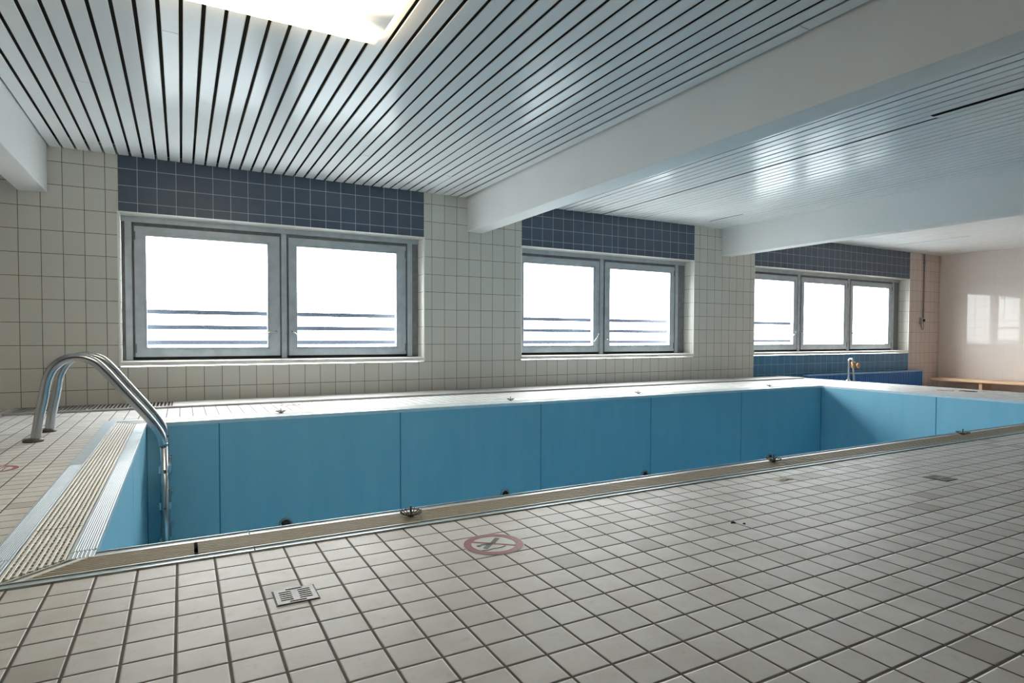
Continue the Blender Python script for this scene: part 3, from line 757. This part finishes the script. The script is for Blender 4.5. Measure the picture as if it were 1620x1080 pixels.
# ------------------------------------------------------------------ far end: radiator, tap, bench, switch
rad = thing('radiator', (11.86, 7.11, ZL), 'long cobalt blue column radiator below the three-pane window', 'radiator')
rx0, rx1, ry0, ry1, rz0, rz1 = 9.98, 13.74, 7.055, 7.170, ZL+0.10, 0.012
mb = MB(); n = 63; pw = (rx1-rx0)/n
for i in range(n):
    c = rx0+pw*(i+0.5)
    mb.prism([(c-pw*0.36, ry0+0.02), (c-pw*0.22, ry0), (c+pw*0.22, ry0), (c+pw*0.36, ry0+0.02), (c+pw*0.36, ry1), (c-pw*0.36, ry1)], 'z', rz0+0.03, rz1-0.02, M['rad'])
mb.box(rx0, rx1, ry0+0.012, ry1-0.01, rz0, rz0+0.03, M['rad']); rel(mb, 'column_body', rad)
mb = MB(); mb.box(rx0-0.005, rx1+0.005, ry0-0.006, ry1, rz1-0.02, rz1+0.006, M['radtop']); rel(mb, 'top_rail', rad, 0.004)
for x in (10.4, 11.9, 13.4):
    f = MB(); f.box(x-0.03, x+0.03, ry0+0.02, ry1-0.02, ZL, rz0, M['rad']); rel(f, 'foot', rad, 0.004)

tap = thing('standpipe_tap', (9.40, 5.90, 0), 'chrome standpipe with brass valve at the far end of the deck', 'tap')
mb = MB(); q = [(9.40, 5.94, 0.0), (9.40, 5.94, 0.22), (9.40, 5.94, 0.315), (9.40, 5.928, 0.345), (9.40, 5.905, 0.358), (9.40, 5.882, 0.348), (9.40, 5.872, 0.315)]
mb.tube(smooth_path(q, 5), 0.016, M['chrome'], 12); mb.lathe([(0.035, 0), (0.034, 0.012), (0.018, 0.02)], (9.40, 5.94, 0), M['chrome'], 16); rel(mb, 'gooseneck', tap)
mb = MB(); mb.lathe([(0.018, -0.05), (0.030, -0.045), (0.034, -0.02), (0.034, 0.03), (0.028, 0.045), (0.018, 0.05)], (9.40, 5.862, 0.262), M['brass'], 14)
mb.lathe([(0.014, 0.0), (0.014, -0.05), (0.040, -0.055), (0.042, -0.072), (0.02, -0.08)], (9.40, 5.845, 0.255), M['brass'], 14, 'y'); rel(mb, 'brass_valve', tap)
mb = MB(); mb.tube([(9.40, 5.862, 0.215), (9.40, 5.858, 0.16), (9.40, 5.845, 0.0)], 0.013, M['switch'], 10); rel(mb, 'drain_pipe', tap)

ben = thing('bench', (14.30, 5.0, ZL), 'long pale wooden bench along the far right wall', 'bench')
bz = -0.150
mb = MB(); mb.box(14.02, 14.60, 2.6, 7.05, bz-0.052, bz, M['wood']); rel(mb, 'seat_board', ben, 0.006)
for y in (6.16, 4.5, 3.0):
    l = MB(); l.box(14.10, 14.42, y-0.03, y+0.03, ZL, bz-0.052, M['wood']); rel(l, 'leg', ben, 0.004)
mb = MB(); mb.box(14.60, XR-0.001, 2.7, 6.95, bz-0.10, bz-0.06, M['wood']); rel(mb, 'wall_batten', ben)

sw = thing('wall_switch', (13.96, W, 1.05), 'small grey switch box on the pier right of the windows', 'switch')
mb = MB(); mb.box(13.885, 13.985, W-0.045, W-0.0005, 1.0, 1.13, M['switch']); rel(mb, 'box', sw, 0.006)
mb = MB(); mb.box(13.945, 13.98, W-0.07, W-0.045, 1.045, 1.10, M['black']); rel(mb, 'knob', sw, 0.004)
mb = MB(); mb.tube(smooth_path([(13.92, W-0.02, 1.0), (13.95, W-0.015, 0.92), (14.00, W-0.012, 0.875), (14.035, W-0.012, 0.90), (14.03, W-0.012, 1.02)], 5), 0.006, M['conduit'], 8); rel(mb, 'cable_loop', sw)
mb = MB(); mb.tube([(14.01, W-0.018, 1.05), (14.01, W-0.018, 2.49)], 0.015, M['conduit'], 10)
for z in (1.3, 1.8, 2.3): mb.box(13.988, 14.032, W-0.036, W-0.0005, z-0.008, z+0.008, M['conduit'])
props(mb.build('conduit_pipe'), 'thin grey conduit running up the pier from the switch box to the ceiling', 'pipe')

# ------------------------------------------------------------------ daylight
w = bpy.data.worlds.new('overcast_sky'); SC.world = w; w.use_nodes = True
nt = w.node_tree; nt.nodes.clear()
out = nt.nodes.new('ShaderNodeOutputWorld'); bg = nt.nodes.new('ShaderNodeBackground')
tc = nt.nodes.new('ShaderNodeTexCoord'); sp = nt.nodes.new('ShaderNodeSeparateXYZ')
nt.links.new(tc.outputs['Generated'], sp.inputs[0])
rp = nt.nodes.new('ShaderNodeValToRGB'); nt.links.new(maprange(nt, sp.outputs[2], -0.5, 0.9), rp.inputs[0])
rp.color_ramp.elements[0].position = 0.30; rp.color_ramp.elements[0].color = (0.32, 0.34, 0.35, 1)
rp.color_ramp.elements[1].position = 0.40; rp.color_ramp.elements[1].color = (0.975, 0.985, 0.99, 1)
nt.links.new(rp.outputs[0], bg.inputs[0]); bg.inputs[1].default_value = 15.0
nt.links.new(bg.outputs[0], out.inputs[0])

# ------------------------------------------------------------------ camera
yaw, pit, rol = math.radians(28.62543), math.radians(-1.594967), math.radians(0.184523)
fw = Vector((math.sin(yaw)*math.cos(pit), math.cos(yaw)*math.cos(pit), math.sin(pit)))
r0 = Vector((math.cos(yaw), -math.sin(yaw), 0)); u0 = r0.cross(fw)
r1 = r0*math.cos(rol)+u0*math.sin(rol); u1 = u0*math.cos(rol)-r0*math.sin(rol)
cam = bpy.data.cameras.new('camera'); co = bpy.data.objects.new('camera', cam); COL.objects.link(co)
co.matrix_world = Matrix(((r1.x, u1.x, -fw.x, 0), (r1.y, u1.y, -fw.y, 0), (r1.z, u1.z, -fw.z, 0.695), (0, 0, 0, 1)))
cam.sensor_width = 36.0; cam.lens = 958.2146/1620*36.0; cam.shift_y = 19.10386/1620; cam.clip_start = 0.02
SC.camera = co

SC.view_settings.view_transform = 'Standard'; SC.view_settings.look = 'None'
SC.view_settings.gamma = 1.0; SC.view_settings.use_curve_mapping = False
SC.view_settings.exposure = 0.5
cy = SC.cycles
cy.use_denoising = True
cy.filter_width = 1.3
cy.max_bounces = 12; cy.diffuse_bounces = 8; cy.glossy_bounces = 5; cy.transparent_max_bounces = 12
cy.caustics_reflective = False; cy.caustics_refractive = False
cy.sample_clamp_indirect = 8.0
